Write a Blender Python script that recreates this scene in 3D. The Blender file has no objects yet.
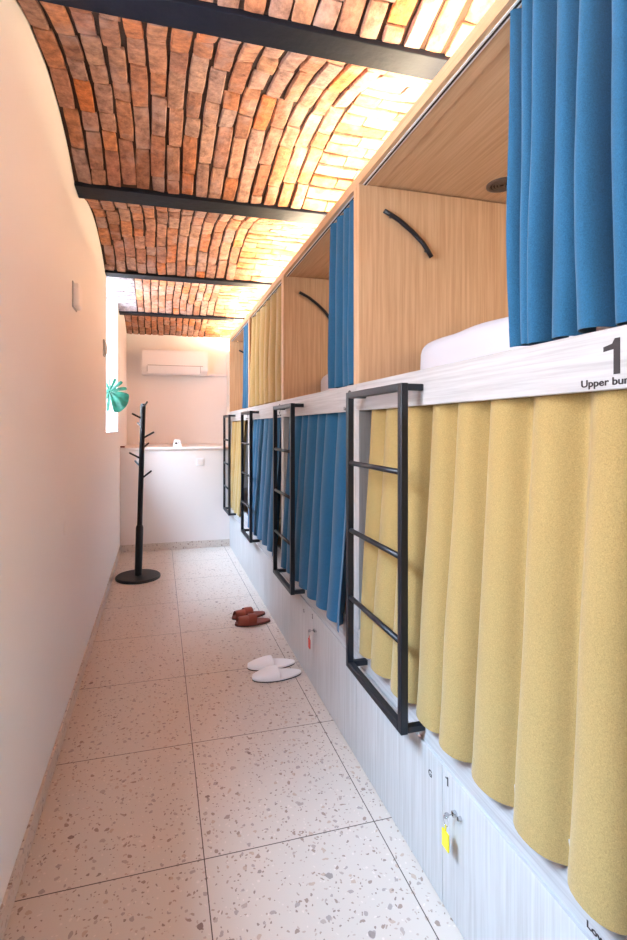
import bpy, bmesh, math, random
from mathutils import Vector, Matrix, noise
random.seed(7)
PI = math.pi
S = bpy.context.scene
COL = S.collection

# ------------------------------------------------------------------ setting-out (metres)
H = 1.406                      # eye height
XL = -0.425                    # left wall face
XF = 0.808                     # front of the bunk row
XLF = .815
XB = 2.86                      # back of the bunk row
XC = 1.25                      # end of the visible vault above the bunks
YB = -1.15                     # wall behind the camera
YE = 5.735                     # low back wall (front face)
YR = 6.9                       # upper back wall, recessed behind the ledge
ZLEDGE = 1.178
BAY = 1.275
Y0 = 0.64                      # near end of bay 1
ZS, RISE = 2.668, 0.135        # vault springing and rise
ZC = 2.432                     # underside of the bunk ceiling
ZSILL = 1.36

# ------------------------------------------------------------------ materials
MATS = {}
def nt(name):
    m = bpy.data.materials.new(name); m.use_nodes = True
    t = m.node_tree; b = t.nodes['Principled BSDF']
    MATS[name] = m
    return m, t, b
def N(t, typ, **kw):
    n = t.nodes.new(typ)
    for k, v in kw.items():
        if k in n.inputs: n.inputs[k].default_value = v
        else: setattr(n, k, v)
    return n
def L(t, a, ao, b, bi): t.links.new(a.outputs[ao], b.inputs[bi])
def plain(name, col, rough=0.5, metal=0.0, bump=0.0, bscale=60, spec=None, var=0.0):
    m, t, b = nt(name)
    b.inputs['Base Color'].default_value = (*col, 1)
    b.inputs['Roughness'].default_value = rough
    b.inputs['Metallic'].default_value = metal
    if spec is not None: b.inputs['Specular IOR Level'].default_value = spec
    if bump or var:
        tc = N(t, 'ShaderNodeTexCoord'); ns = N(t, 'ShaderNodeTexNoise', Scale=bscale, Detail=6.0)
        L(t, tc, 'Object', ns, 'Vector')
        if bump:
            bp = N(t, 'ShaderNodeBump', Strength=bump, Distance=0.004)
            L(t, ns, 'Fac', bp, 'Height'); L(t, bp, 'Normal', b, 'Normal')
        if var:
            cr = N(t, 'ShaderNodeValToRGB')
            cr.color_ramp.elements[0].position = .3; cr.color_ramp.elements[1].position = .7
            cr.color_ramp.elements[0].color = (*[c*(1-var) for c in col], 1)
            cr.color_ramp.elements[1].color = (*[min(1, c*(1+var)) for c in col], 1)
            L(t, ns, 'Fac', cr, 'Fac'); L(t, cr, 'Color', b, 'Base Color')
    return m
def wood(name, light, dark, axis, rough=0.5):
    """fine straight-grained veneer, grain running along axis"""
    m, t, b = nt(name)
    tc = N(t, 'ShaderNodeTexCoord'); mp = N(t, 'ShaderNodeMapping')
    sc = [55, 55, 55]; sc['xyz'.index(axis)] = 1.6
    mp.inputs['Scale'].default_value = sc
    L(t, tc, 'Object', mp, 'Vector')
    ns = N(t, 'ShaderNodeTexNoise', Scale=1.6, Detail=8.0, Roughness=0.62); L(t, mp, 'Vector', ns, 'Vector')
    cr = N(t, 'ShaderNodeValToRGB')
    cr.color_ramp.elements[0].position = .32; cr.color_ramp.elements[1].position = .62
    cr.color_ramp.elements[0].color = (*dark, 1); cr.color_ramp.elements[1].color = (*light, 1)
    L(t, ns, 'Fac', cr, 'Fac'); L(t, cr, 'Color', b, 'Base Color')
    bp = N(t, 'ShaderNodeBump', Strength=.12, Distance=.002); L(t, ns, 'Fac', bp, 'Height'); L(t, bp, 'Normal', b, 'Normal')
    b.inputs['Roughness'].default_value = rough
    return m
def fabric(name, col, thin=1.0):
    m, t, b = nt(name)
    tc = N(t, 'ShaderNodeTexCoord')
    mix = None
    mp = N(t, 'ShaderNodeMapping'); mp.inputs['Scale'].default_value = (900, 900, 260)
    mp2 = N(t, 'ShaderNodeMapping'); mp2.inputs['Scale'].default_value = (260, 260, 1100)
    L(t, tc, 'Object', mp, 'Vector'); L(t, tc, 'Object', mp2, 'Vector')
    a = N(t, 'ShaderNodeTexNoise', Scale=1.0, Detail=2.0); c = N(t, 'ShaderNodeTexNoise', Scale=1.0, Detail=2.0)
    L(t, mp, 'Vector', a, 'Vector'); L(t, mp2, 'Vector', c, 'Vector')
    ad = N(t, 'ShaderNodeMath', operation='ADD'); L(t, a, 'Fac', ad, 0); L(t, c, 'Fac', ad, 1)
    ml = N(t, 'ShaderNodeMath', operation='MULTIPLY'); L(t, ad, 'Value', ml, 0); ml.inputs[1].default_value = .5
    cr = N(t, 'ShaderNodeValToRGB')
    cr.color_ramp.elements[0].position = .36; cr.color_ramp.elements[1].position = .64
    cr.color_ramp.elements[0].color = (*[x*.74 for x in col], 1); cr.color_ramp.elements[1].color = (*[min(1, x*1.22) for x in col], 1)
    L(t, ml, 'Value', cr, 'Fac'); L(t, cr, 'Color', b, 'Base Color')
    bp = N(t, 'ShaderNodeBump', Strength=.35, Distance=.001); L(t, ml, 'Value', bp, 'Height'); L(t, bp, 'Normal', b, 'Normal')
    b.inputs['Roughness'].default_value = .9; b.inputs['Specular IOR Level'].default_value = .2
    b.inputs['Sheen Weight'].default_value = .25
    return m
def emis(name, col, st):
    m, t, b = nt(name)
    b.inputs['Base Color'].default_value = (*col, 1)
    b.inputs['Emission Color'].default_value = (*col, 1); b.inputs['Emission Strength'].default_value = st
    return m

plain('plaster', (.87, .835, .815), .85, bump=.25, bscale=35)
plain('plaster_white', (.86, .84, .82), .8, bump=.3, bscale=30)
plain('paint_gloss', (.80, .73, .70), .45, bump=.1, bscale=20)
wood('oak_upright', (.62, .40, .235), (.48, .285, .15), 'z')
wood('oak_long', (.62, .40, .235), (.48, .285, .15), 'y')
wood('pale_long', (.50, .48, .485), (.37, .34, .345), 'y')
wood('pale_upright', (.57, .55, .55), (.45, .42, .41), 'z')
fabric('blue_cloth', (.020, .108, .215))
fabric('yellow_cloth', (.39, .258, .097))
plain('black_metal', (.006, .008, .014), .42, bump=.1, bscale=150)
plain('beam_paint', (.004, .005, .011), .6, spec=.2, bump=.5, bscale=25)
plain('black_wood', (.006, .005, .006), .4, spec=.3)
plain('bed_linen', (.60, .61, .70), .9, bump=.7, bscale=9)
plain('alu', (.80, .78, .80), .45, .2)
plain('bronze', (.16, .13, .11), .35, .6)
plain('dark_gap', (.02, .015, .012), .9)
plain('chrome', (.6, .6, .62), .22, 1)
plain('white_plastic', (.86, .83, .83), .35)
plain('grey_plastic', (.42, .40, .40), .4)
plain('ink', (.018, .008, .010), .6)
plain('yellow_plastic', (.95, .78, .02), .35)
plain('red_plastic', (.75, .06, .04), .35)
plain('tan_leather', (.24, .042, .02), .45, bump=.3, bscale=60)
plain('dark_leather', (.20, .035, .018), .5, bump=.3, bscale=80)
plain('rubber_sole', (.03, .02, .025), .7)
plain('white_towel', (.88, .86, .87), .95, bump=.5, bscale=220)
plain('leaf_green', (.018, .13, .085), .35, var=.5, bscale=18)
plain('terracotta', (.5, .2, .1), .8)
plain('mortar', (.050, .022, .013), .95, bump=.8, bscale=60)
plain('mortar_white', (.42, .41, .46), .95, bump=.9, bscale=40)
plain('render_dark', (.45, .3, .22), .9)
emis('led_warm', (1, .72, .30), 6)
emis('added_lamp_warm', (1, .7, .42), 4)
m, t, b = nt('glass')           # clear pane: mostly straight through, a little mirror
for n in list(t.nodes): t.nodes.remove(n)
o = N(t, 'ShaderNodeOutputMaterial'); mx = N(t, 'ShaderNodeMixShader'); mx.inputs[0].default_value = .07
tr = N(t, 'ShaderNodeBsdfTransparent'); gl = N(t, 'ShaderNodeBsdfGlossy', Roughness=.02)
L(t, tr, 0, mx, 1); L(t, gl, 0, mx, 2); L(t, mx, 0, o, 0)

def brick_mat(name, cols, soot):
    m, t, b = nt(name)
    g = N(t, 'ShaderNodeNewGeometry'); cr = N(t, 'ShaderNodeValToRGB')
    cr.color_ramp.interpolation = 'LINEAR'
    el = cr.color_ramp.elements
    el[0].position = 0; el[0].color = (*cols[0], 1); el[1].position = 1; el[1].color = (*cols[-1], 1)
    for i, c in enumerate(cols[1:-1], 1):
        e = el.new(i/(len(cols)-1)); e.color = (*c, 1)
    L(t, g, 'Random Per Island', cr, 'Fac')
    tc = N(t, 'ShaderNodeTexCoord')
    ns = N(t, 'ShaderNodeTexNoise', Scale=26.0, Detail=8.0, Roughness=.7); L(t, tc, 'Object', ns, 'Vector')
    r2 = N(t, 'ShaderNodeValToRGB'); r2.color_ramp.elements[0].position = .34; r2.color_ramp.elements[1].position = .66
    r2.color_ramp.elements[0].color = (.42, .33, .33, 1); r2.color_ramp.elements[1].color = (1.4, 1.25, 1.15, 1)
    L(t, ns, 'Fac', r2, 'Fac')
    mm = N(t, 'ShaderNodeMix', data_type='RGBA', blend_type='MULTIPLY'); mm.inputs[0].default_value = .85
    t.links.new(cr.outputs['Color'], mm.inputs[6]); t.links.new(r2.outputs['Color'], mm.inputs[7])
    ns3 = N(t, 'ShaderNodeTexNoise', Scale=7.0, Detail=4.0); L(t, tc, 'Object', ns3, 'Vector')
    r3 = N(t, 'ShaderNodeValToRGB'); r3.color_ramp.elements[0].position = .52; r3.color_ramp.elements[1].position = .72
    r3.color_ramp.elements[0].color = (0, 0, 0, 1); r3.color_ramp.elements[1].color = (soot, soot, soot, 1)
    L(t, ns3, 'Fac', r3, 'Fac')
    m2 = N(t, 'ShaderNodeMix', data_type='RGBA'); t.links.new(r3.outputs['Color'], m2.inputs[0])
    t.links.new(mm.outputs[2], m2.inputs[6]); m2.inputs[7].default_value = (.52, .36, .32, 1)
    t.links.new(m2.outputs[2], b.inputs['Base Color'])
    ns2 = N(t, 'ShaderNodeTexNoise', Scale=70.0, Detail=8.0, Roughness=.7); L(t, tc, 'Object', ns2, 'Vector')
    ad = N(t, 'ShaderNodeMath', operation='ADD'); L(t, ns, 'Fac', ad, 0); L(t, ns2, 'Fac', ad, 1)
    bp = N(t, 'ShaderNodeBump', Strength=.9, Distance=.006); L(t, ad, 'Value', bp, 'Height'); L(t, bp, 'Normal', b, 'Normal')
    b.inputs['Roughness'].default_value = .85
brick_mat('brick', [(.50, .20, .085), (.38, .18, .12), (.56, .23, .09), (.42, .25, .19), (.30, .12, .06), (.48, .30, .22), (.55, .18, .05), (.36, .24, .21), (.50, .26, .15)], .55)
brick_mat('brick_limewashed', [(.36, .35, .40), (.46, .45, .51), (.33, .31, .36)], .2)

# terrazzo tiles: stone chips in a pale ground, dark joints on the tile grid
def terrazzo(name, joints):
    m, t, b = nt(name)
    tc = N(t, 'ShaderNodeTexCoord')
    base = (.62, .535, .475, 1)
    col = None
    cur = N(t, 'ShaderNodeRGB'); cur.outputs[0].default_value = base
    sock = cur.outputs[0]
    nz = N(t, 'ShaderNodeTexNoise', Scale=30.0, Detail=4.0); L(t, tc, 'Object', nz, 'Vector')
    va = N(t, 'ShaderNodeVectorMath', operation='MULTIPLY_ADD'); L(t, nz, 'Color', va, 0)
    va.inputs[1].default_value = (.035, .035, .035); L(t, tc, 'Object', va, 2)
    for sc, th, keep, cols in ((38, .29, .55, ((.30, .20, .16), (.42, .33, .29), (.50, .36, .28), (.36, .29, .27))),
                               (80, .30, .52, ((.36, .26, .21), (.48, .36, .30), (.26, .18, .15), (.72, .62, .56))),
                               (15, .16, .80, ((.20, .12, .10), (.38, .30, .27), (.33, .24, .21), (.28, .22, .2)))):
        vo = N(t, 'ShaderNodeTexVoronoi', Scale=float(sc), Randomness=1.0); L(t, va, 'Vector', vo, 'Vector')
        lt = N(t, 'ShaderNodeMath', operation='LESS_THAN'); L(t, vo, 'Distance', lt, 0); lt.inputs[1].default_value = th
        sp = N(t, 'ShaderNodeSeparateColor'); L(t, vo, 'Color', sp, 'Color')
        gt = N(t, 'ShaderNodeMath', operation='GREATER_THAN'); L(t, sp, 'Red', gt, 0); gt.inputs[1].default_value = keep
        mu0 = N(t, 'ShaderNodeMath', operation='MULTIPLY'); L(t, lt, 'Value', mu0, 0); L(t, gt, 'Value', mu0, 1)
        mu = N(t, 'ShaderNodeMath', operation='MULTIPLY'); L(t, mu0, 'Value', mu, 0); mu.inputs[1].default_value = .9
        cr = N(t, 'ShaderNodeValToRGB'); cr.color_ramp.interpolation = 'CONSTANT'
        el = cr.color_ramp.elements; el[0].color = (*cols[0], 1); el[1].position = .75; el[1].color = (*cols[3], 1)
        e = el.new(.25); e.color = (*cols[1], 1); e = el.new(.5); e.color = (*cols[2], 1)
        L(t, sp, 'Green', cr, 'Fac')
        mx = N(t, 'ShaderNodeMix', data_type='RGBA'); L(t, mu, 'Value', mx, 0)
        t.links.new(sock, mx.inputs[6]); t.links.new(cr.outputs[0], mx.inputs[7]); sock = mx.outputs[2]
    rough = .33
    if joints:
        sx = N(t, 'ShaderNodeSeparateXYZ'); L(t, tc, 'Object', sx, 'Vector')
        js = []
        for ax, off in (('X', .1423), ('Y', 1.595)):
            s = N(t, 'ShaderNodeMath', operation='SUBTRACT'); L(t, sx, ax, s, 0); s.inputs[1].default_value = off - .3 - 6.0
            md = N(t, 'ShaderNodeMath', operation='MODULO'); L(t, s, 0, md, 0); md.inputs[1].default_value = .6
            s2 = N(t, 'ShaderNodeMath', operation='SUBTRACT'); L(t, md, 0, s2, 0); s2.inputs[1].default_value = .3
            ab = N(t, 'ShaderNodeMath', operation='ABSOLUTE'); L(t, s2, 0, ab, 0)
            lt = N(t, 'ShaderNodeMath', operation='LESS_THAN'); L(t, ab, 0, lt, 0); lt.inputs[1].default_value = .0017
            js.append(lt)
        mxm = N(t, 'ShaderNodeMath', operation='MAXIMUM'); L(t, js[0], 0, mxm, 0); L(t, js[1], 0, mxm, 1)
        mx = N(t, 'ShaderNodeMix', data_type='RGBA'); L(t, mxm, 0, mx, 0)
        t.links.new(sock, mx.inputs[6]); mx.inputs[7].default_value = (.07, .045, .035, 1); sock = mx.outputs[2]
    t.links.new(sock, b.inputs['Base Color'])
    b.inputs['Roughness'].default_value = rough
terrazzo('terrazzo', True); terrazzo('terrazzo_skirting', False)

# ------------------------------------------------------------------ mesh helpers
def mat(m): return MATS[m] if isinstance(m, str) else m
def mk(name, bm, m, parent=None, smooth=False, kind=None, mods=None):
    me = bpy.data.meshes.new(name); bm.normal_update(); bm.to_mesh(me); bm.free()
    for x in (m if isinstance(m, (list, tuple)) else [m]): me.materials.append(mat(x))
    if smooth:
        for p in me.polygons: p.use_smooth = True
    o = bpy.data.objects.new(name, me); COL.objects.link(o)
    if parent is not None: o.parent = parent
    if kind: o['kind'] = kind
    if mods:
        md = o.modifiers.new('thickness', 'SOLIDIFY'); md.thickness = mods; md.offset = 0
        if smooth: es = o.modifiers.new('crisp_rim', 'EDGE_SPLIT'); es.split_angle = math.radians(60)
    return o
def box(bm, x0, x1, y0, y1, z0, z1, bev=0.0, seg=2):
    r = bmesh.ops.create_cube(bm, size=1)
    vs = r['verts']
    for v in vs:
        v.co = Vector((x0 + (v.co.x+.5)*(x1-x0), y0 + (v.co.y+.5)*(y1-y0), z0 + (v.co.z+.5)*(z1-z0)))
    if bev:
        es = list({e for v in vs for e in v.link_edges})
        bmesh.ops.bevel(bm, geom=es, offset=bev, segments=seg, affect='EDGES', profile=.5)
    return bm
def B(*a, bev=0.0, seg=2):
    bm = bmesh.new(); return box(bm, *a, bev=bev, seg=seg)
def tube(bm, pts, r, n=12, caps=True):
    """round tube through points; r a number or one per point"""
    pts = [Vector(p) for p in pts]; rr = r if isinstance(r, (list, tuple)) else [r]*len(pts)
    rings = []; up = None
    for i, p in enumerate(pts):
        d = (pts[min(i+1, len(pts)-1)] - pts[max(i-1, 0)]).normalized()
        if up is None:
            up = Vector((0, 0, 1)) if abs(d.z) < .9 else Vector((1, 0, 0))
        s = d.cross(up).normalized(); up = s.cross(d).normalized()
        rings.append([bm.verts.new(p + (s*math.cos(2*PI*k/n) + up*math.sin(2*PI*k/n))*rr[i]) for k in range(n)])
    for a, b_ in zip(rings, rings[1:]):
        for k in range(n): bm.faces.new((a[k], a[(k+1) % n], b_[(k+1) % n], b_[k]))
    if caps:
        bm.faces.new(rings[0][::-1]); bm.faces.new(rings[-1])
    return bm
def lathe(bm, prof, c=(0, 0, 0), n=48):
    """revolve (r, z) profile around the vertical through c"""
    c = Vector(c); rings = []
    for r, z in prof:
        rings.append([bm.verts.new(c + Vector((r*math.cos(2*PI*k/n), r*math.sin(2*PI*k/n), z))) for k in range(n)])
    for a, b_ in zip(rings, rings[1:]):
        for k in range(n): bm.faces.new((a[k], a[(k+1) % n], b_[(k+1) % n], b_[k]))
    if prof[0][0] > 1e-5: bm.faces.new(rings[0][::-1])
    if prof[-1][0] > 1e-5: bm.faces.new(rings[-1])
    bmesh.ops.remove_doubles(bm, verts=bm.verts, dist=1e-6)
    return bm
def thing(name, label, cat, loc=(0, 0, 0), group=None, rotz=0):
    o = bpy.data.objects.new(name, None); COL.objects.link(o); o.location = loc; o.rotation_euler = (0, 0, rotz)
    o.empty_display_size = .1
    o['label'] = label; o['category'] = cat
    if group: o['group'] = group
    return o
def tag(o, label, cat, group=None):
    o['label'] = label; o['category'] = cat
    if group: o['group'] = group
    return o
def lettering(txt, size, y, z, parent, loc=(0, 0, 0), bold=0.0, x=XF, name='lettering', sx=1.0):
    """flat printed letters on the bunk front (plane x = const, read by someone looking along +x); y, z = left end of base line"""
    cu = bpy.data.curves.new('t', 'FONT'); cu.body = txt; cu.size = size; cu.offset = bold; cu.extrude = .0003
    cu.resolution_u = 6
    to = bpy.data.objects.new('t', cu); COL.objects.link(to)
    me = bpy.data.meshes.new_from_object(to); bpy.data.objects.remove(to); bpy.data.curves.remove(cu)
    mtx = Matrix(((0, 0, -1, x-.0006-loc[0]), (-sx, 0, 0, y-loc[1]), (0, 1, 0, z-loc[2]), (0, 0, 0, 1)))
    me.transform(mtx); me.name = name; me.materials.clear(); me.materials.append(MATS['ink'])
    o = bpy.data.objects.new(name, me); COL.objects.link(o); o.parent = parent
    return o

def one(y, z, parent, loc, h=.066, x=XF, sc=1.0):
    """bold sans numeral 1 with a slanted flag"""
    bm = bmesh.new()
    P = [(.021, 0), (.034, 0), (.034, 1), (.0235, 1), (.018, .86), (.0, .80), (.0, .665), (.021, .70)]
    vs = [bm.verts.new((x-.0009-loc[0], y-u*sc-loc[1], z+v*h-loc[2])) for u, v in P]
    bm.faces.new(vs); bmesh.ops.recalc_face_normals(bm, faces=bm.faces)
    r_ = bmesh.ops.extrude_face_region(bm, geom=bm.faces[:])
    bmesh.ops.translate(bm, verts=[v for v in r_['geom'] if isinstance(v, bmesh.types.BMVert)], vec=(.0007, 0, 0))
    return mk('lettering', bm, 'ink', parent)

# ------------------------------------------------------------------ room shell
def st(name, bm, m, **k): return mk(name, bm, m, kind='structure', **k)
st('floor', B(XL-.6, XB+.2, YB-.1, YE+.1, -.08, 0), 'terrazzo')

WIN = [(4.28, 5.40), (.50, 1.42)]          # recesses in the left wall
XW = -.93                                    # outer face of the thick wall
bm = bmesh.new()
ZT = 3.0
cuts = [(YB-.1, .50), (1.42, 4.28), (5.40, YR+.1)]
for a, b_ in cuts: box(bm, XW, XL, a, b_, 0, ZT)
for a, b_ in WIN: box(bm, XW, XL, a, b_, 0, ZSILL)
bmesh.ops.remove_doubles(bm, verts=bm.verts, dist=1e-5)
wl = st('wall_left', bm, 'plaster')
# shallow plaster scar on the left wall
bm = bmesh.new(); tube(bm, [(XL+.0005, 2.43, .98), (XL+.002, 2.425, .955), (XL+.002, 2.415, .93), (XL+.0005, 2.43, .905)], [.001, .003, .003, .001], 8)
o = mk('plaster_scar', bm, 'plaster', wl); o['label'] = 'small vertical ridge in the plaster'
st('wall_rear', B(XW, XB+.2, YB-.1, YB, 0, ZT), 'plaster_white')
# low thick back wall with the ledge, recessed wall above
bm = bmesh.new(); box(bm, XL, XF+.01, YE, YR, 0, ZLEDGE-.03)
lw = st('wall_back', bm, 'paint_gloss')
st('trim_1', B(XL, .93, YE-.012, YR, ZLEDGE-.03, ZLEDGE, bev=.006), 'paint_gloss')
st('wall_back_upper', B(XL, XB, YR, YR+.1, ZLEDGE-.03, ZT), 'plaster')
st('wall_right', B(XB+.03, XB+.2, YB, YR, 0, ZT), 'plaster_white')
st('wall_right_near', B(XF, XB, YB, Y0-.066, 0, 2.5), 'plaster_white')
st('wall_cove', B(XC, XC+.08, YB, YR, 2.50, ZT), 'plaster')
st('wall_end', B(.93, XC, Y0+4*BAY+.003, YR, ZLEDGE, 2.452), 'plaster')
st('ceiling_slab', B(XW-.0, XB+.2, YB, YR, 2.98, 3.08), 'render_dark')
# skirtings
bm = bmesh.new(); box(bm, XL, XL+.011, YB, YE-.011, 0, .08, bev=.002); st('baseboard_left', bm, 'terrazzo_skirting')
bm = bmesh.new(); box(bm, XL, XF, YE-.012, YE, 0, .085, bev=.002); st('baseboard_back', bm, 'terrazzo_skirting')

# windows
for i, (a, b_) in enumerate(WIN, 1):
    w = bpy.data.objects.new('window_%d' % i, None); COL.objects.link(w); w['kind'] = 'structure'
    w.location = (XW+.06, (a+b_)/2, ZSILL)
    ym = (a+b_)/2; h0, h1 = ZSILL, 2.80
    bm = bmesh.new(); f = .06
    def lb(x0, x1, y0, y1, z0, z1, bm=None, bev=0.0): box(bm, x0-w.location.x, x1-w.location.x, y0-w.location.y, y1-w.location.y, z0-w.location.z, z1-w.location.z, bev=bev)
    X0, X1 = XW+.02, XW+.09
    lb(X0, X1, a, a+f, h0, h1, bm, .004); lb(X0, X1, b_-f, b_, h0, h1, bm, .004)
    lb(X0, X1, a, b_, h0, h0+f, bm, .004); lb(X0, X1, a, b_, h1-f, h1, bm, .004); lb(X0, X1, ym-.03, ym+.03, h0, h1, bm, .004)
    mk('window_frame', bm, 'white_plastic', w)
    bm = bmesh.new(); lb(XW+.05, XW+.056, a+f, b_-f, h0+f, h1-f, bm); mk('pane', bm, 'glass', w)
    bm = bmesh.new(); lb(XW+.09, XL-.002, a+.002, b_-.002, ZSILL-.0, ZSILL+.006, bm, .002); mk('window_sill', bm, 'white_plastic', w)

# ------------------------------------------------------------------ vaulted brick ceiling
BEAMS = [(.16, .27), (1.46, 1.56), (2.70, 2.845), (4.15, 4.27), (5.555, 5.68)]
def vpt(y0, y1, s, x, n):
    """point on the intrados: s metres along the arc chord, n above it"""
    T = (s-y0)/(y1-y0)
    z = ZS + 4*RISE*T*(1-T)
    dz = 4*RISE*(1-2*T)/(y1-y0)
    nv = Vector((0, -dz, 1)).normalized()
    return Vector((x, s, z)) + nv*n
def brick(bm, P, a0, a1, c, w, along, y0, y1, mi=0):
    """one hand-made brick, long axis from a0 to a1, centred on c across"""
    nseg = 5 if along == 'y' else 3
    d = random.uniform(-.004, .003)
    prof = [(-.5, .040), (-.5, .0055), (-.43, .0005), (0, -.001), (.43, .0005), (.5, .0055), (.5, .040)]
    ph = random.uniform(0, 6); tilt = random.uniform(-.004, .004); skew = random.uniform(-.007, .007)
    rings = []
    for k in range(nseg+1):
        f = k/nseg; a = a0+(a1-a0)*f; ends = k in (0, nseg)
        ring = []
        for q, (px, pn) in enumerate(prof):
            ww = w*(.93 if ends else 1)
            off = noise.noise(Vector((a*9, c*9, q*1.7+ph)))*.004
            pp = c + px*ww + off + skew*(f-.5)
            nn = pn + d + tilt*px*2 + (.005 if ends and 1 < q < 5 else 0) + noise.noise(Vector((a*14+ph, q*2.0, c*5)))*.003
            if along == 'y':
                ring.append(bm.verts.new(vpt(y0, y1, a, pp, nn)))
            else:
                ring.append(bm.verts.new(vpt(y0, y1, pp, a, nn)))
        rings.append(ring)
    for r0, r1 in zip(rings, rings[1:]):
        for q in range(len(prof)-1):
            vs = (r0[q], r0[q+1], r1[q+1], r1[q])
            bm.faces.new(vs if along == 'x' else vs[::-1])
    bm.faces.new(rings[0] if along == 'x' else rings[0][::-1]); bm.faces.new(rings[-1][::-1] if along == 'x' else rings[-1])
def vault(y0, y1, xa, xb, cross_from, lime_to, idx):
    root = bpy.data.objects.new('ceiling', None); COL.objects.link(root); root['kind'] = 'structure'
    bm = bmesh.new(); bl = bmesh.new()
    pitch = .0775
    x = xa if lime_to is None else lime_to
    end = cross_from if cross_from else xb
    n = int(round((end-x)/pitch)); pitch = (end-x)/n
    for i in range(n):
        c0 = x + pitch*(i+.5)
        s = y0 - random.uniform(0, .2)
        while s < y1:
            Ln = random.choice([.115, .15, .19, .23, .24, .25, .25])*random.uniform(.92, 1.08)
            a0, a1 = max(s, y0), min(s+Ln, y1)
            if a1-a0 > .03:
                cw = c0 + noise.noise(Vector((c0*1.5, s*2.6, idx*7.0)))*.022
                brick(bm, None, a0+.003, a1-.003, cw, pitch*random.uniform(.79, .90), 'y', y0, y1)
            s += Ln
    def cross(bmx, xa_, xb_, wfac):
        m_ = int((y1-y0)/.075); pw = (y1-y0)/m_
        for j in range(m_):
            s = xa_ - (0 if j % 2 else .1)
            while s < xb_:
                Ln = random.uniform(.2, .25); a0, a1 = max(s, xa_), min(s+Ln, xb_)
                if a1-a0 > .03: brick(bmx, None, a0+.003, a1-.003, y0+pw*(j+.5), pw*wfac, 'x', y0, y1)
                s += Ln
    if cross_from: cross(bm, cross_from, xb, .86)
    mk('brick_courses', bm, 'brick', root)
    if lime_to is not None:
        cross(bl, xa, lime_to, .93); mk('limewashed_bricks', bl, 'brick_limewashed', root)
    # mortar behind the bricks
    def bed(xs0, xs1, nm, mt):
        b3 = bmesh.new(); K = 16; g = []
        for k in range(K+1):
            s = y0+(y1-y0)*k/K
            g.append([b3.verts.new(vpt(y0, y1, s, X, nn)) for X, nn in ((xs0, .013), (xs1, .013), (xs1, .06), (xs0, .06))])
        for r0, r1 in zip(g, g[1:]):
            for q in range(4): b3.faces.new((r0[q], r0[(q+1) % 4], r1[(q+1) % 4], r1[q]))
        b3.faces.new(g[0]); b3.faces.new(g[-1][::-1])
        bmesh.ops.recalc_face_normals(b3, faces=b3.faces)
        mk(nm, b3, mt, root)
    if lime_to is not None: bed(xa, lime_to, 'mortar_bed', 'mortar_white'); bed(lime_to, xb, 'mortar_bed', 'mortar')
    else: bed(xa, xb, 'mortar_bed', 'mortar')
    return root
spans = [(YB, .16), (.27, 1.46), (1.56, 2.70), (2.845, 4.15), (4.27, 5.555), (5.68, YR)]
for i, (a, b_) in enumerate(spans):
    x0 = XL if i not in (1, 4) else XW+.1
    vault(a, b_, x0, XC, {3: .62, 4: .60, 5: .62, 2: .80}.get(i), {4: -.235, 1: -.30}.get(i), i)

where = ['', 'black painted steel ceiling beam nearest the camera, at the top edge of the photo',
         'black steel ceiling beam meeting the left wall high above the white alarm box, second from the front',
         'thin black steel ceiling beam at the near side of the window recess, third from the front',
         'farthest black steel ceiling beam, just in front of the air conditioner bay']
for i, (a, b_) in enumerate(BEAMS):
    r = thing('ceiling_beam', where[i] or 'black steel beam over the near window, out of the photo', 'beam', (0, (a+b_)/2, ZS-.012), 'steel beams under the brick vaults')
    h = (b_-a)/2
    xa = XL+.001 if i not in (9,) else XL
    bm = bmesh.new(); box(bm, xa, XC, -h, h, 0, .018, bev=.003); mk('bottom_flange', bm, 'beam_paint', r)
    bm = bmesh.new(); box(bm, xa, XC, -.010, .010, .018, .20); box(bm, xa, XC, -h+.004, -h+.02, .018, .04); box(bm, xa, XC, h-.02, h-.004, .018, .04); mk('web', bm, 'beam_paint', r)

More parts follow.
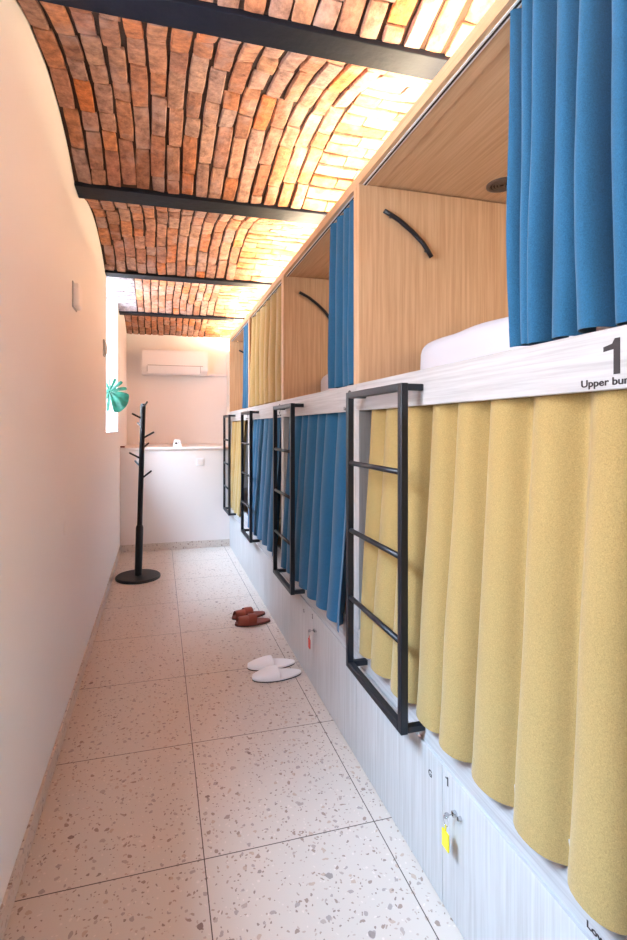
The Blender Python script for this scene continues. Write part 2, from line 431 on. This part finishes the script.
# ------------------------------------------------------------------ bunk units
PAN = .027
side_txt = ['nearest the camera, marked 1, with the gathered bright blue curtain', 'second from the camera, with its upper bed half open',
            'third from the camera, closed by the golden curtain above', 'farthest from the camera, by the low back wall']
for k in range(4):
    ya, yb = Y0+BAY*k, Y0+BAY*(k+1)
    loc = (XF, (ya+yb)/2, 0)
    r = thing('bunk_bed', 'oak bunk cubicle %s' % side_txt[k], 'bunk bed', loc, 'bunk cubicles built along the right side')
    def P(name, m, x0, x1, y0, y1, z0, z1, bev=.0015, parent=None, loc=loc):
        return mk(name, B(x0-loc[0], x1-loc[0], y0-loc[1], y1-loc[1], z0-loc[2], z1-loc[2], bev=bev, seg=1), m, parent or r)
    a, b_ = ya+.0015-(.065 if k == 0 else 0), yb-.0015
    for y0, y1 in ((a, a+PAN), (b_-PAN, b_)):
        P('side_panel', 'oak_upright', XF+.0005, XB, y0, y1, 1.59, ZC-.0062)
        P('side_panel', 'pale_upright', XF+.0005, XB, y0, y1, .56, 1.476)
    P('back_panel', 'oak_upright', XB-.02, XB, a+PAN, b_-PAN, 1.59, ZC)
    P('back_panel', 'oak_upright', XB-.02, XB, a+PAN, b_-PAN, .56, 1.476)
    P('ceiling_panel', 'oak_long', XF+.09, XB, a, b_, ZC, ZC+.022)
    hd = P('header_rail', 'oak_long', XF, XF+.09, a, b_, ZC-.006, ZC+.036)
    g = mk('curtain_track', B(.018, .036, a-loc[1], b_-loc[1], ZC-.009, ZC-.0055), 'alu', hd)
    mk('track_slot', B(.0235, .0305, a-loc[1], b_-loc[1], ZC-.0095, ZC-.0088), 'dark_gap', g)
    fs = P('upper_fascia', 'pale_long', XF, XF+.018, a, b_, 1.476, 1.59)
    P('bed_platform', 'oak_long', XF+.018, XB, a, b_, 1.50, 1.575)
    P('curtain_rod', 'alu', XF+.034, XF+.044, a+PAN, b_-PAN, 1.488, 1.4995)
    lf = P('lower_fascia', 'pale_long', XLF, XLF+.02, a, b_, .4115, .56)
    P('bed_platform', 'oak_long', XF+.024, XB, a, b_, .47, .53)
    P('locker_carcass', 'pale_upright', XF+.022, XB, a, b_, 0, .409); P('locker_top', 'pale_long', XF, XLF+.02, a, b_, .4095, .4115, bev=0)
    ym = (ya+yb)/2 - .01
    for y0, y1 in ((a, ym-.001), (ym+.001, b_)):
        P('locker_door', 'pale_upright', XF, XF+.0215, y0, y1, .004, .4085, bev=.001)
    # printed number and words on the two fascias
    if k == 0:
        fs2 = fs
    lettering('Upper bunk', .0195, ya+.141, 1.4845, fs, loc, .00045, sx=1.22)
    if k == 0: one(ya+.0905, 1.5035, fs, loc)
    else: lettering(str(k+1), .092, ya+.0905, 1.503, fs, loc, .0020)
    if k == 0:
        one(ya+.0905, .489, lf, loc, x=XLF)
        lettering('Lower bunk', .0195, ya+.135, .424, lf, loc, .00045, x=XLF, sx=1.22)
        lettering('G', .028, 1.343, .332, r, loc, .0005)
    elif k == 1:
        lettering('G', .028, 2.69, .340, r, loc, .0005)
    if k < 2:
        if k == 0: one(ya+.610, .368, r, loc, h=.026, sc=.42)
        else: lettering(str(k+1), .034, ya+.612, .366, r, loc, .0006)
        for dy, dz in ((.560, .319), (.536, .324)):
            bm = bmesh.new(); tube(bm, [(-.010, ya+dy-loc[1], dz), (.001, ya+dy-loc[1], dz)], .0085 if dy > .55 else .006, 20)
            c = mk('cam_lock', bm, 'chrome', r, smooth=False)
            bm = bmesh.new(); box(bm, -.0112, -.0098, ya+dy-.001-loc[1], ya+dy+.001-loc[1], dz-.005, dz+.005); mk('keyhole', bm, 'dark_gap', c)
    # black bent grab rail on the far side panel of each upper bed
    yf = yb-.0015-PAN
    bm = bmesh.new()
    pts = [(.109, 2.318), (.145, 2.302), (.181, 2.284), (.24, 2.243), (.290, 2.200), (.312, 2.172), (.332, 2.142)]
    pp = [(x, yf-.016-loc[1], z) for x, z in pts]
    tube(bm, pp, .0095, 12); 
    for x, z in (pts[1], pts[-2]):
        tube(bm, [(x, yf-.016-loc[1], z), (x, yf+.001-loc[1], z)], .006, 10)
    mk('grab_rail', bm, 'black_metal', r, smooth=True)
    # round air grille in the upper bed's ceiling
    bm = bmesh.new(); gx, gy = 1.40-loc[0], yb-.165-loc[1]
    lathe(bm, [(.062, 0), (.062, -.006), (.052, -.010), (.046, -.006), (.046, -.001)], (gx, gy, ZC), 36)
    for rr in (.014, .026, .038):
        lathe(bm, [(rr-.004, -.001), (rr-.004, -.006), (rr+.002, -.006), (rr+.002, -.001)], (gx, gy, ZC), 30)
    v = mk('air_grille', bm, 'bronze', r)
    bm = bmesh.new(); lathe(bm, [(.0, -.0012), (.047, -.0012)], (gx, gy, ZC), 30); mk('grille_opening', bm, 'dark_gap', v)
    # added lamp and fill light brightening the cubicle, near end, behind the curtain
    bm = bmesh.new(); tube(bm, [(1.3, ya+PAN-loc[1], 2.12), (1.3, ya+PAN+.03-loc[1], 2.12)], .035, 20)
    lm = mk('added_lamp', bm, 'black_metal', r)
    bm = bmesh.new(); tube(bm, [(1.3, ya+PAN+.0305-loc[1], 2.12), (1.3, ya+PAN+.034-loc[1], 2.12)], .030, 20)
    mk('added_lamp_lens', bm, 'added_lamp_warm', lm)
    ld = bpy.data.lights.new('bunk_fill_light', 'AREA'); ld.shape = 'DISK'; ld.size = .22; ld.energy = [4.6, 4.2, 2.5, 2.5][k]; ld.color = (1, .74, .50)
    lo = bpy.data.objects.new('bunk_fill_light', ld); COL.objects.link(lo); lo.location = (XF+1.1, ya+.12, 2.2); lo.rotation_euler = (math.radians(62), 0, math.radians(12))
# end panel of the row
# ------------------------------------------------------------------ mattresses
def mattress(y0, y1, x0, x1, z0, z1, label, grp):
    bm = B(x0, x1, y0, y1, z0, z1, bev=.055, seg=5)
    bmesh.ops.subdivide_edges(bm, edges=[e for e in bm.edges if e.calc_length() > .3], cuts=24, use_grid_fill=True)
    for v in bm.verts:
        n_ = noise.noise(Vector((v.co.x*4, v.co.y*5, v.co.z*9)))*.010 + noise.noise(Vector((v.co.x*11, v.co.y*6, v.co.z*4)))*.005
        if v.co.z > z0+.02: v.co += Vector((-n_, n_*.4, n_))
    o = mk('mattress', bm, 'bed_linen', smooth=True)
    return tag(o, label, 'mattress', grp)
mlab = ['white fitted-sheet mattress in the open upper bed beside the near blue curtain', 'white mattress in the second upper bed, beyond the slim blue curtain']
for k in range(2):
    ya = Y0+BAY*k
    mattress(ya+.05, ya+BAY-.075, 1.045, 2.80, 1.576, 1.765, mlab[k], 'mattresses in the upper beds')
mattress(Y0+BAY*3+.04, Y0+BAY*4-.05, .90, 2.80, .531, .70, 'white mattress in the farthest lower bed behind the yellow curtain', 'mattresses in the lower beds')

# ------------------------------------------------------------------ curtains
def curtain(label, m, y0, y1, z0, z1, x, waves, amp, name='curtain', grp=None, flare=0.0, lean=0.0, var=.22, skew=.01, seed=0, yshift=0.0, sharp=.0, xin=None, atop=.6):
    """pleated cloth hanging along y; waves = pleats; flare widens the hem, lean moves the hem in x, yshift in y"""
    rnd = random.Random(seed)
    root = thing(name, label, 'curtain', (x, (y0+y1)/2, z1), grp)
    K = 14*waves+1; M = 34
    # uneven pleat widths
    wid = [rnd.uniform(1-var, 1+var) for _ in range(waves)]; tot = sum(wid); cum = [0]
    for w_ in wid: cum.append(cum[-1]+w_/tot)
    am = [rnd.uniform(1-var*1.1, 1+var) for _ in range(waves+1)]
    ph0 = rnd.uniform(0, 1)
    def pt(i, v, off):
        u = i/14; w = min(int(u), waves-1); f = u-w
        s = cum[w] + (cum[w+1]-cum[w])*f
        A = amp*(am[w]*(1-f)+am[w+1]*f)*(atop + (1-atop)*min(1, v*1.6))
        th = 2*PI*f
        dx = -math.cos(th)*A + math.cos(2*th)*A*.10
        dy = math.sin(th)*A*sharp*(.5+.5*v)
        wob = noise.noise(Vector((s*6+seed*3.1, v*2.2, seed)))*(.012*v) 
        yy = y0+(y1-y0)*s
        cy = (y0+y1)/2
        yy = cy + (yy-cy)*(1+flare*v) + yshift*v + dy + noise.noise(Vector((s*5, v*1.3+seed, 5)))*skew*v
        zz = z1-(z1-z0)*v + noise.noise(Vector((s*8, seed, 2)))*.005*(v**4)
        xx = x + dx + wob + lean*v
        return Vector((xx-off, yy, zz))
    loc = root.location
    def sheet(nm, v0, v1, rows, off, thick):
        bm = bmesh.new(); g = []
        for r_ in range(rows+1):
            v = v0+(v1-v0)*r_/rows
            g.append([bm.verts.new(pt(i, v, off)-loc) for i in range(K)])
        for r0, r1 in zip(g, g[1:]):
            for i in range(K-1): bm.faces.new((r0[i], r1[i], r1[i+1], r0[i+1]))
        bm.normal_update()
        bmesh.ops.recalc_face_normals(bm, faces=bm.faces)
        return mk(nm, bm, m, root, smooth=True, mods=thick)
    Hh = z1-z0
    sheet('drape', .072/Hh, 1-.045/Hh, M, 0, .0025)
    sheet('heading_tape', 0.0, .073/Hh, 3, .0003, .0026)
    sheet('hem', 1-.046/Hh, 1.0, 2, .0003, .0028)
    return root
up = 'curtains of the upper beds'; lo_ = 'curtains of the lower beds'
Z1U, Z0U = ZC-.012, 1.600
curtain('bright blue curtain gathered at the near upper bed, above the number 1', 'blue_cloth', .615, 1.005, Z0U, Z1U, .851, 7, .032, grp=up, seed=3, sharp=.30, atop=.7, var=.38, skew=.03)
curtain('narrow blue curtain gathered at the second upper bed, beside the open near cubicle', 'blue_cloth', 1.955, 2.29, Z0U, Z1U, .845, 4, .024, grp=up, seed=5, sharp=.4, flare=.03)
curtain('golden yellow curtain drawn right across the third upper bed', 'yellow_cloth', 3.235, 4.42, Z0U, Z1U, .848, 6, .034, grp=up, seed=9, sharp=.6, atop=.5, skew=.06)
curtain('thin blue curtain in the farthest upper bed next to the back wall', 'blue_cloth', 4.50, 4.86, Z0U, Z1U, .842, 4, .022, grp=up, seed=12, sharp=.3)
ZL1, ZL0 = 1.490, .505
curtain('large yellow curtain across the near lower bed, below the number 1', 'yellow_cloth', .615, 1.80, ZL0, ZL1, .848, 8, .027, grp=lo_, seed=21, sharp=.7, lean=-.055, atop=.85)
curtain('blue curtain across the second lower bed behind the second ladder', 'blue_cloth', 2.00, 3.04, ZL0, ZL1, .848, 7, .027, grp=lo_, seed=24, sharp=.7, lean=-.055, atop=.85)
curtain('bright blue curtain across the third lower bed between the second and third ladders', 'blue_cloth', 3.30, 4.33, ZL0, ZL1, .848, 6, .027, grp=lo_, seed=27, sharp=.7, lean=-.055, atop=.85)
curtain('mustard yellow curtain of the farthest lower bed behind the last ladder', 'yellow_cloth', 4.80, 5.62, ZL0, ZL1, .848, 5, .025, grp=lo_, seed=31, sharp=.7, lean=-.055, atop=.85)

# ------------------------------------------------------------------ ladders
lad = ['black metal ladder nearest the camera in front of the large yellow curtain', 'black metal ladder in front of the second lower bed, next farther after the biggest one',
       'black metal ladder between the bright blue curtain and the far yellow one', 'smallest black metal ladder at the far end by the back wall']
for k, (ya, yb) in enumerate(((1.382, 1.82), (2.69, 3.118), (3.99, 4.425), (5.27, 5.695))):
    r = thing('ladder', lad[k], 'ladder', (XF, (ya+yb)/2, .445), 'black ladders fixed to the bunk fronts')
    hw = .0125; hy = (yb-ya)/2; xl = .741-XF; zt = 1.533+hw-.445; zb = 0
    for s in (-1, 1):
        y = s*hy
        mk('upright', B(xl-hw, xl+hw, y-hw, y+hw, zb, zt, bev=.002, seg=1), 'black_metal', r)
    for z in (zb, zt-2*hw):
        mk('rail', B(xl-hw, xl+hw, -hy+hw, hy-hw, z, z+2*hw, bev=.002, seg=1), 'black_metal', r)
        for s in (-1, 1):
            mk('wall_bracket', B(xl+hw, (XLF-XF if z == zb else 0)-.0005, s*hy-hw*.9, s*hy+hw*.9, z+.002, z+2*hw-.002, bev=.002, seg=1), 'black_metal', r)
    for q in (1, 2, 3):
        zz = zt-hw-.269*q
        bm = bmesh.new(); tube(bm, [(xl, -hy+hw, zz), (xl, hy-hw, zz)], .0095, 14); mk('rung', bm, 'black_metal', r, smooth=True)

# ------------------------------------------------------------------ key rings in the locker locks
def keys(y, z, m, label, grp):
    r = thing('key_tag', label, 'key tag', (XF, y, z), grp)
    bm = bmesh.new(); tube(bm, [(-.0105, 0, 0), (-.024, 0, 0)], .0016, 8)
    mk('key', bm, 'chrome', r)
    bm = bmesh.new(); lathe(bm, [(0, -.001), (.009, -.001), (.009, .001), (0, .001)], (0, 0, 0), 20)
    bmesh.ops.rotate(bm, verts=bm.verts, cent=(0, 0, 0), matrix=Matrix.Rotation(PI/2, 3, 'X'))
    bmesh.ops.translate(bm, verts=bm.verts, vec=(-.030, 0, 0)); mk('key_bow', bm, 'chrome', r)
    bm = bmesh.new(); tube(bm, [(-.032, .011*math.sin(a), -.014+.014*math.cos(a)) for a in [2*PI*i/20 for i in range(21)]], .0009, 6, caps=False)
    mk('split_ring', bm, 'chrome', r, smooth=True)
    bm = B(-.035, -.030, -.016, .016, -.092, -.043, bev=.002); tube(bm, [(-.0325, 0, -.043), (-.0325, 0, -.026)], .002, 8)
    mk('tag', bm, m, r)
keys(Y0+.560, .319, 'yellow_plastic', 'yellow key tag hanging from the lock of the nearest locker', 'key tags in the locker locks')
keys(Y0+BAY+.560, .319, 'red_plastic', 'red key tag hanging on the locker beyond the white slippers', 'key tags in the locker locks')
bm = bmesh.new()

# ------------------------------------------------------------------ slippers
def outline(Lh, W, n=40):
    """sole outline, toe towards -x"""
    pts = []
    for i in range(n):
        a = 2*PI*i/n; c, s = math.cos(a), math.sin(a)
        x = Lh/2*c; w = W/2*(1.0 - .13*c - .10*math.cos(2*a))
        pts.append((x, w*(abs(s)**.85)*(1 if s > 0 else -1)))
    return pts
def extr(pts, z0, z1, bev=.002):
    bm = bmesh.new(); vs = [bm.verts.new((x, y, z0)) for x, y in pts]
    f = bm.faces.new(vs); r_ = bmesh.ops.extrude_face_region(bm, geom=[f])
    vv = [v for v in r_['geom'] if isinstance(v, bmesh.types.BMVert)]
    bmesh.ops.translate(bm, verts=vv, vec=(0, 0, z1-z0)); bmesh.ops.recalc_face_normals(bm, faces=bm.faces)
    return bm
def upper_strap(Lh, W, x0, x1, h, thick=.004, slot=False):
    """arched cover over the toes between x0 and x1 (x0 nearer the toe)"""
    bm = bmesh.new(); g = []; NX, NY = 12, 14
    for i in range(NX+1):
        x = x0+(x1-x0)*i/NX; c = max(-1, min(1, x/(Lh/2))); s = math.sqrt(max(0, 1-c*c)); a = math.acos(c)
        w = W/2*(1.0 - .13*c - .10*math.cos(2*a))*(s**.85)+.002
        hh = h*min(1, (.25+.75*(x-x0)/(x1-x0)*1.3)) if not slot else h
        g.append([bm.verts.new((x + (.010*(1-(2*j/NY-1)**2) if slot else 0), w*math.cos(PI*(1-j/NY)), .014+hh*math.sin(PI*j/NY)**.8)) for j in range(NY+1)])
    for r0, r1 in zip(g, g[1:]):
        for j in range(NY): bm.faces.new((r0[j], r1[j], r1[j+1], r0[j+1]))
    bmesh.ops.recalc_face_normals(bm, faces=bm.faces)
    return bm
def slipper(kind, loc, rot, label, grp):
    r = thing('slipper', label, 'slipper', (*loc, 0), grp, rotz=rot)
    Lh, W = (.285, .105) if kind == 'white' else (.262, .098)
    pts = outline(Lh, W)
    mk('sole', extr(pts, 0, .006), 'rubber_sole', r)
    p2 = [(x*.985, y*.97) for x, y in pts]
    mk('footbed', extr(pts if kind == 'white' else p2, .006, .015 if kind == 'white' else .016), 'white_towel' if kind == 'white' else 'dark_leather', r)
    if kind == 'white':
        mk('toe_cover', upper_strap(Lh, W, -.138, .005, .036), 'white_towel', r, smooth=True, mods=.004)
    else:
        mk('strap', upper_strap(Lh, W, -.115, -.035, .040, slot=True), 'tan_leather', r, smooth=True, mods=.004)
        mk('strap', upper_strap(Lh, W, -.045, .015, .050, slot=True), 'tan_leather', r, smooth=True, mods=.004)
slipper('white', (.643, 2.662), .02, 'white closed-toe slipper, the nearer one of the white pair beside the lockers', 'white slippers')
slipper('white', (.640, 2.790), -.02, 'white closed-toe slipper, the farther one of the white pair, partly behind its mate', 'white slippers')
slipper('red', (.650, 3.430), .05, 'red-brown leather slipper, the nearer one of the brown pair on the floor', 'brown leather slippers')
slipper('red', (.645, 3.560), .16, 'red-brown leather slipper, the farther one of the brown pair behind its mate', 'brown leather slippers')

# ------------------------------------------------------------------ coat stand
r = thing('coat_stand', 'black coat stand with stubby pegs and a round base by the left wall', 'coat stand', (-.190, 4.745, 0))
lx = .045
def pole_x(z): return lx*z/1.63
bm = bmesh.new(); lathe(bm, [(.0, 0), (.203, 0), (.205, .006), (.203, .018), (.195, .024), (.04, .026), (0, .026)], n=56); mk('base', bm, 'black_wood', r, smooth=False)
bm = bmesh.new(); tube(bm, [(0, 0, .024), (pole_x(.47), 0, .47), (pole_x(.485), 0, .49)], [.034, .034, .027], 24); mk('lower_pole', bm, 'black_wood', r, smooth=False)
bm = bmesh.new(); tube(bm, [(pole_x(.48), 0, .48), (pole_x(1.62), 0, 1.62), (pole_x(1.63), 0, 1.628)], [.0245, .0235, .018], 24); mk('pole', bm, 'black_wood', r)
for z, dx, dy, dz in ((1.485, -.095, -.03, .05), (1.405, -.048, .09, .045), (1.301, .108, -.02, .062), (1.206, .060, .08, .05), (1.110, -.11, -.02, .062), (1.030, -.062, .08, .060), (.922, .095, -.03, .078), (1.585, .040, -.06, .06)):
    bm = bmesh.new(); x = pole_x(z)
    tube(bm, [(x, 0, z), (x+dx*.92, dy*.92, z+dz*.92), (x+dx, dy, z+dz)], [.0085, .0085, .007], 12); mk('peg', bm, 'black_wood', r, smooth=False)

# ------------------------------------------------------------------ air conditioner on the far wall
r = thing('air_conditioner', 'white wall-mounted air conditioner above the ledge at the end of the corridor', 'air conditioner', (.212, YR, 2.12))
bm = bmesh.new()
pr = [(0, 0), (-.11, 0), (-.185, .05), (-.205, .10), (-.205, .30), (-.195, .325), (-.17, .335), (0, .335)]
va = [bm.verts.new((-.435, y, z)) for y, z in pr]; vb = [bm.verts.new((.435, y, z)) for y, z in pr]
n = len(pr)
for i in range(n): bm.faces.new((va[i], va[(i+1) % n], vb[(i+1) % n], vb[i]))
bm.faces.new(va[::-1]); bm.faces.new(vb); bmesh.ops.recalc_face_normals(bm, faces=bm.faces)
bmesh.ops.bevel(bm, geom=[e for e in bm.edges], offset=.008, segments=2, affect='EDGES')
body = mk('body', bm, 'white_plastic', r)
mk('front_panel', B(-.43, .43, -.2085, -.204, .125, .315, bev=.002), 'white_plastic', r)
mk('panel_gap', B(-.36, .37, -.2075, -.203, .112, .121), 'grey_plastic', r)
bm = B(-.36, .33, -.0015, .0015, -.052, .052, bev=.001)
bmesh.ops.rotate(bm, verts=bm.verts, cent=(0, 0, 0), matrix=Matrix.Rotation(math.radians(20), 3, 'X'))
bmesh.ops.translate(bm, verts=bm.verts, vec=(0, -.199, .060)); o = mk('louvre_flap', bm, 'white_plastic', r)
mk('louvre_gap', B(-.37, -.362, -.208, -.19, .03, .11), 'grey_plastic', r); mk('louvre_gap', B(.33, .338, -.208, -.19, .03, .11), 'grey_plastic', r)
tag(mk('pipe_cover', B(.655, .925, YR-.045, YR, 2.13, 2.165, bev=.004), 'white_plastic'), 'thin white pipe cover running right from the air conditioner', 'pipe cover')

# ------------------------------------------------------------------ small fittings
r = thing('alarm_box', 'small white rounded box mounted high on the left wall', 'alarm box', (XL, 2.70, 2.08))
mk('housing', B(-.0, .034, -.058, .058, -.060, .062, bev=.014, seg=3), 'white_plastic', r, smooth=False)
mk('back_plate', B(-.0, .006, -.063, .063, -.066, .068, bev=.003), 'grey_plastic', r)
r = thing('thermostat', 'small grey and white wall thermostat beside the window opening', 'thermostat', (XL, 4.06, 2.03))
mk('back_plate', B(0, .012, -.04, .04, -.065, .065, bev=.004), 'grey_plastic', r)
mk('cover', B(.012, .026, -.03, .03, -.05, .05, bev=.005), 'white_plastic', r)
r = thing('wall_socket', 'square white blank switch plate on the low back wall under the ledge', 'switch', (.46, YE, 1.003))
mk('plate', B(-.046, .046, -.008, 0, -.046, .046, bev=.004), 'white_plastic', r); mk('rocker', B(-.03, .03, -.012, -.008, -.03, .03, bev=.003), 'paint_gloss', r)
r = thing('camera_box', 'small white box with a dark round opening standing on the back ledge', 'box', (.205, YE+.055, ZLEDGE))
bm = bmesh.new(); box(bm, -.052, .052, -.04, .04, 0, .085)
for v in bm.verts:
    if v.co.z > .05: v.co.x *= .68; v.co.y *= .7
bmesh.ops.bevel(bm, geom=bm.edges[:], offset=.006, segments=2, affect='EDGES'); mk('shell', bm, 'white_plastic', r)
bm = bmesh.new(); tube(bm, [(-.014, -.040, .045), (-.014, -.030, .045)], .012, 18); mk('lens', bm, 'dark_gap', r)
bm = bmesh.new(); tube(bm, [(.010, -.038, .05), (.010, -.030, .05)], .007, 16); mk('button', bm, 'grey_plastic', r)
r = tag(mk('pebble', B(XL+.0, XL+.05, YE+.02, YE+.07, ZLEDGE, ZLEDGE+.016, bev=.006), 'tan_leather', smooth=True), 'small dark brown lump on the left end of the ledge', 'stone')

# ------------------------------------------------------------------ monstera on the window sill
r = thing('monstera_plant', 'green monstera plant with split leaf leaning out of the window recess', 'plant', (-.66, 4.72, ZSILL+.006))
bm = bmesh.new(); lathe(bm, [(.05, 0), (.072, .12), (.078, .12), (.078, .135), (.068, .135), (.064, .11), (0, .11)], n=28); mk('pot', bm, 'terracotta', r)
def leaf(center, ax, ay, nrm, size, seed, stem_from):
    rnd = random.Random(seed); bm = bmesh.new(); NA = 160
    ax, ay, nrm = Vector(ax).normalized(), Vector(ay).normalized(), Vector(nrm).normalized()
    cs = [-2.45, -2.05, -1.62, -1.2, -.8, .8, 1.2, 1.62, 2.05, 2.45]
    rings = []
    for fr in (.0, .25, .5, .75, 1.0):
        ring = []
        for i in range(NA):
            a = -PI + 2*PI*i/NA                      # a = 0 points to the leaf tip
            rad = size*(.60 + .34*math.cos(a*.5)**2 + .07*math.cos(a)) * (1 - .75*math.exp(-((abs(a)-PI)/.22)**2))
            cut = 1
            for c in cs:
                cut = min(cut, 1-.62*math.exp(-((a-c)/.075)**2))
            rr = rad*min(fr, cut) if fr < 1 else rad*cut
            u_, w_ = rr*math.cos(a), rr*math.sin(a)*.95
            zz = -.9*(rr/size)**2*size*.22 + .05*size*math.cos(a*9)*(rr/size)
            ring.append(bm.verts.new(Vector(center) + ax*u_ + ay*w_ + nrm*zz))
        rings.append(ring)
    for r0, r1 in zip(rings, rings[1:]):
        for i in range(NA):
            j = (i+1) % NA
            bm.faces.new((r0[i], r0[j], r1[j], r1[i]))
    bmesh.ops.remove_doubles(bm, verts=bm.verts, dist=1e-5)
    o = mk('leaf', bm, 'leaf_green', r, smooth=False, mods=.0015)
    b2 = bmesh.new(); c = Vector(center)
    mid = (Vector(stem_from)+c)/2 + Vector((.0, 0, .07))
    P0, P1, P2 = Vector(stem_from), mid, c
    tube(b2, [P0*(1-s)**2+P1*2*s*(1-s)+P2*s*s for s in [i/10 for i in range(11)]], .004, 8); mk('stalk', b2, 'leaf_green', r, smooth=True)
# leaf seen from the corridor, tip pointing down to the right
leaf((.205, .18, .385), (.62, .10, -.62), (.6, -.1, .75), (.15, -1, .25), .20, 1, (0, 0, .11))
leaf((-.02, -.10, .36), (-.2, -.6, -.4), (.8, -.2, .1), (.1, -.4, .9), .13, 2, (0, 0, .11))
leaf((-.12, .14, .34), (-.5, .5, -.4), (.5, .6, .1), (-.3, .2, .9), .13, 3, (0, 0, .11))

# ------------------------------------------------------------------ lights
def area(name, loc, rot, sx, sy, e, col, spread=None):
    ld = bpy.data.lights.new(name, 'AREA'); ld.shape = 'RECTANGLE'; ld.size = sx; ld.size_y = sy; ld.energy = e; ld.color = col
    if spread: ld.spread = spread
    o = bpy.data.objects.new(name, ld); COL.objects.link(o); o.location = loc; o.rotation_euler = rot
    return o
# LED strip lying on top of the bunks behind the header, shining up on the vault
LED = area('cove_led', (.955, (Y0+6.7)/2, ZC+.050), (PI, 0, 0), .03, 6.7-Y0, 130, (1, .84, .56))
tag(mk('led_strip', B(.937, .973, Y0, 6.7, ZC+.0225, ZC+.040, bev=.001), 'led_warm'), 'warm LED strip lying on top of the bunk row behind its header', 'light strip')
# daylight: bright overcast sky, guided through the windows by portals
w = bpy.data.worlds.new('sky'); S.world = w; w.use_nodes = True
bg = w.node_tree.nodes['Background']; bg.inputs[1].default_value = 1
t = w.node_tree                  # bright sky high up, darkened low down so the curtains catch less daylight
tc = N(t, 'ShaderNodeTexCoord'); sx = N(t, 'ShaderNodeSeparateXYZ'); L(t, tc, 'Generated', sx, 'Vector')
cr = N(t, 'ShaderNodeValToRGB'); cr.color_ramp.elements[0].position = .48; cr.color_ramp.elements[1].position = .88
cr.color_ramp.elements[0].color = (.10, .105, .11, 1); cr.color_ramp.elements[1].color = (.50, .74, 1.0, 1)
L(t, sx, 'Z', cr, 'Fac')
vm = N(t, 'ShaderNodeVectorMath', operation='SCALE'); L(t, cr, 'Color', vm, 0); vm.inputs['Scale'].default_value = 135
L(t, vm, 'Vector', bg, 'Color')
for a, b_ in WIN:
    p = area('window_portal', (XW-.01, (a+b_)/2, (ZSILL+2.80)/2), (0, -PI/2, 0), 2.80-ZSILL, b_-a, 1, (1, 1, 1))
    p.data.cycles.is_portal = True

# ------------------------------------------------------------------ camera
cd = bpy.data.cameras.new('camera'); cam = bpy.data.objects.new('camera', cd); COL.objects.link(cam)
cam.location = (0, 0, H); cam.rotation_euler = (PI/2, 0, -math.radians(14.66))
cd.sensor_fit = 'HORIZONTAL'; cd.sensor_width = 36; cd.lens = 485/627*36
cd.shift_x = (313.5-286)/627; cd.shift_y = -(470-427.4)/627; cd.clip_start = .02
S.camera = cam
S.view_settings.view_transform = 'Standard'; S.view_settings.look = 'None'; S.view_settings.gamma = 1
S.view_settings.use_curve_mapping = False; S.view_settings.exposure = 0.42
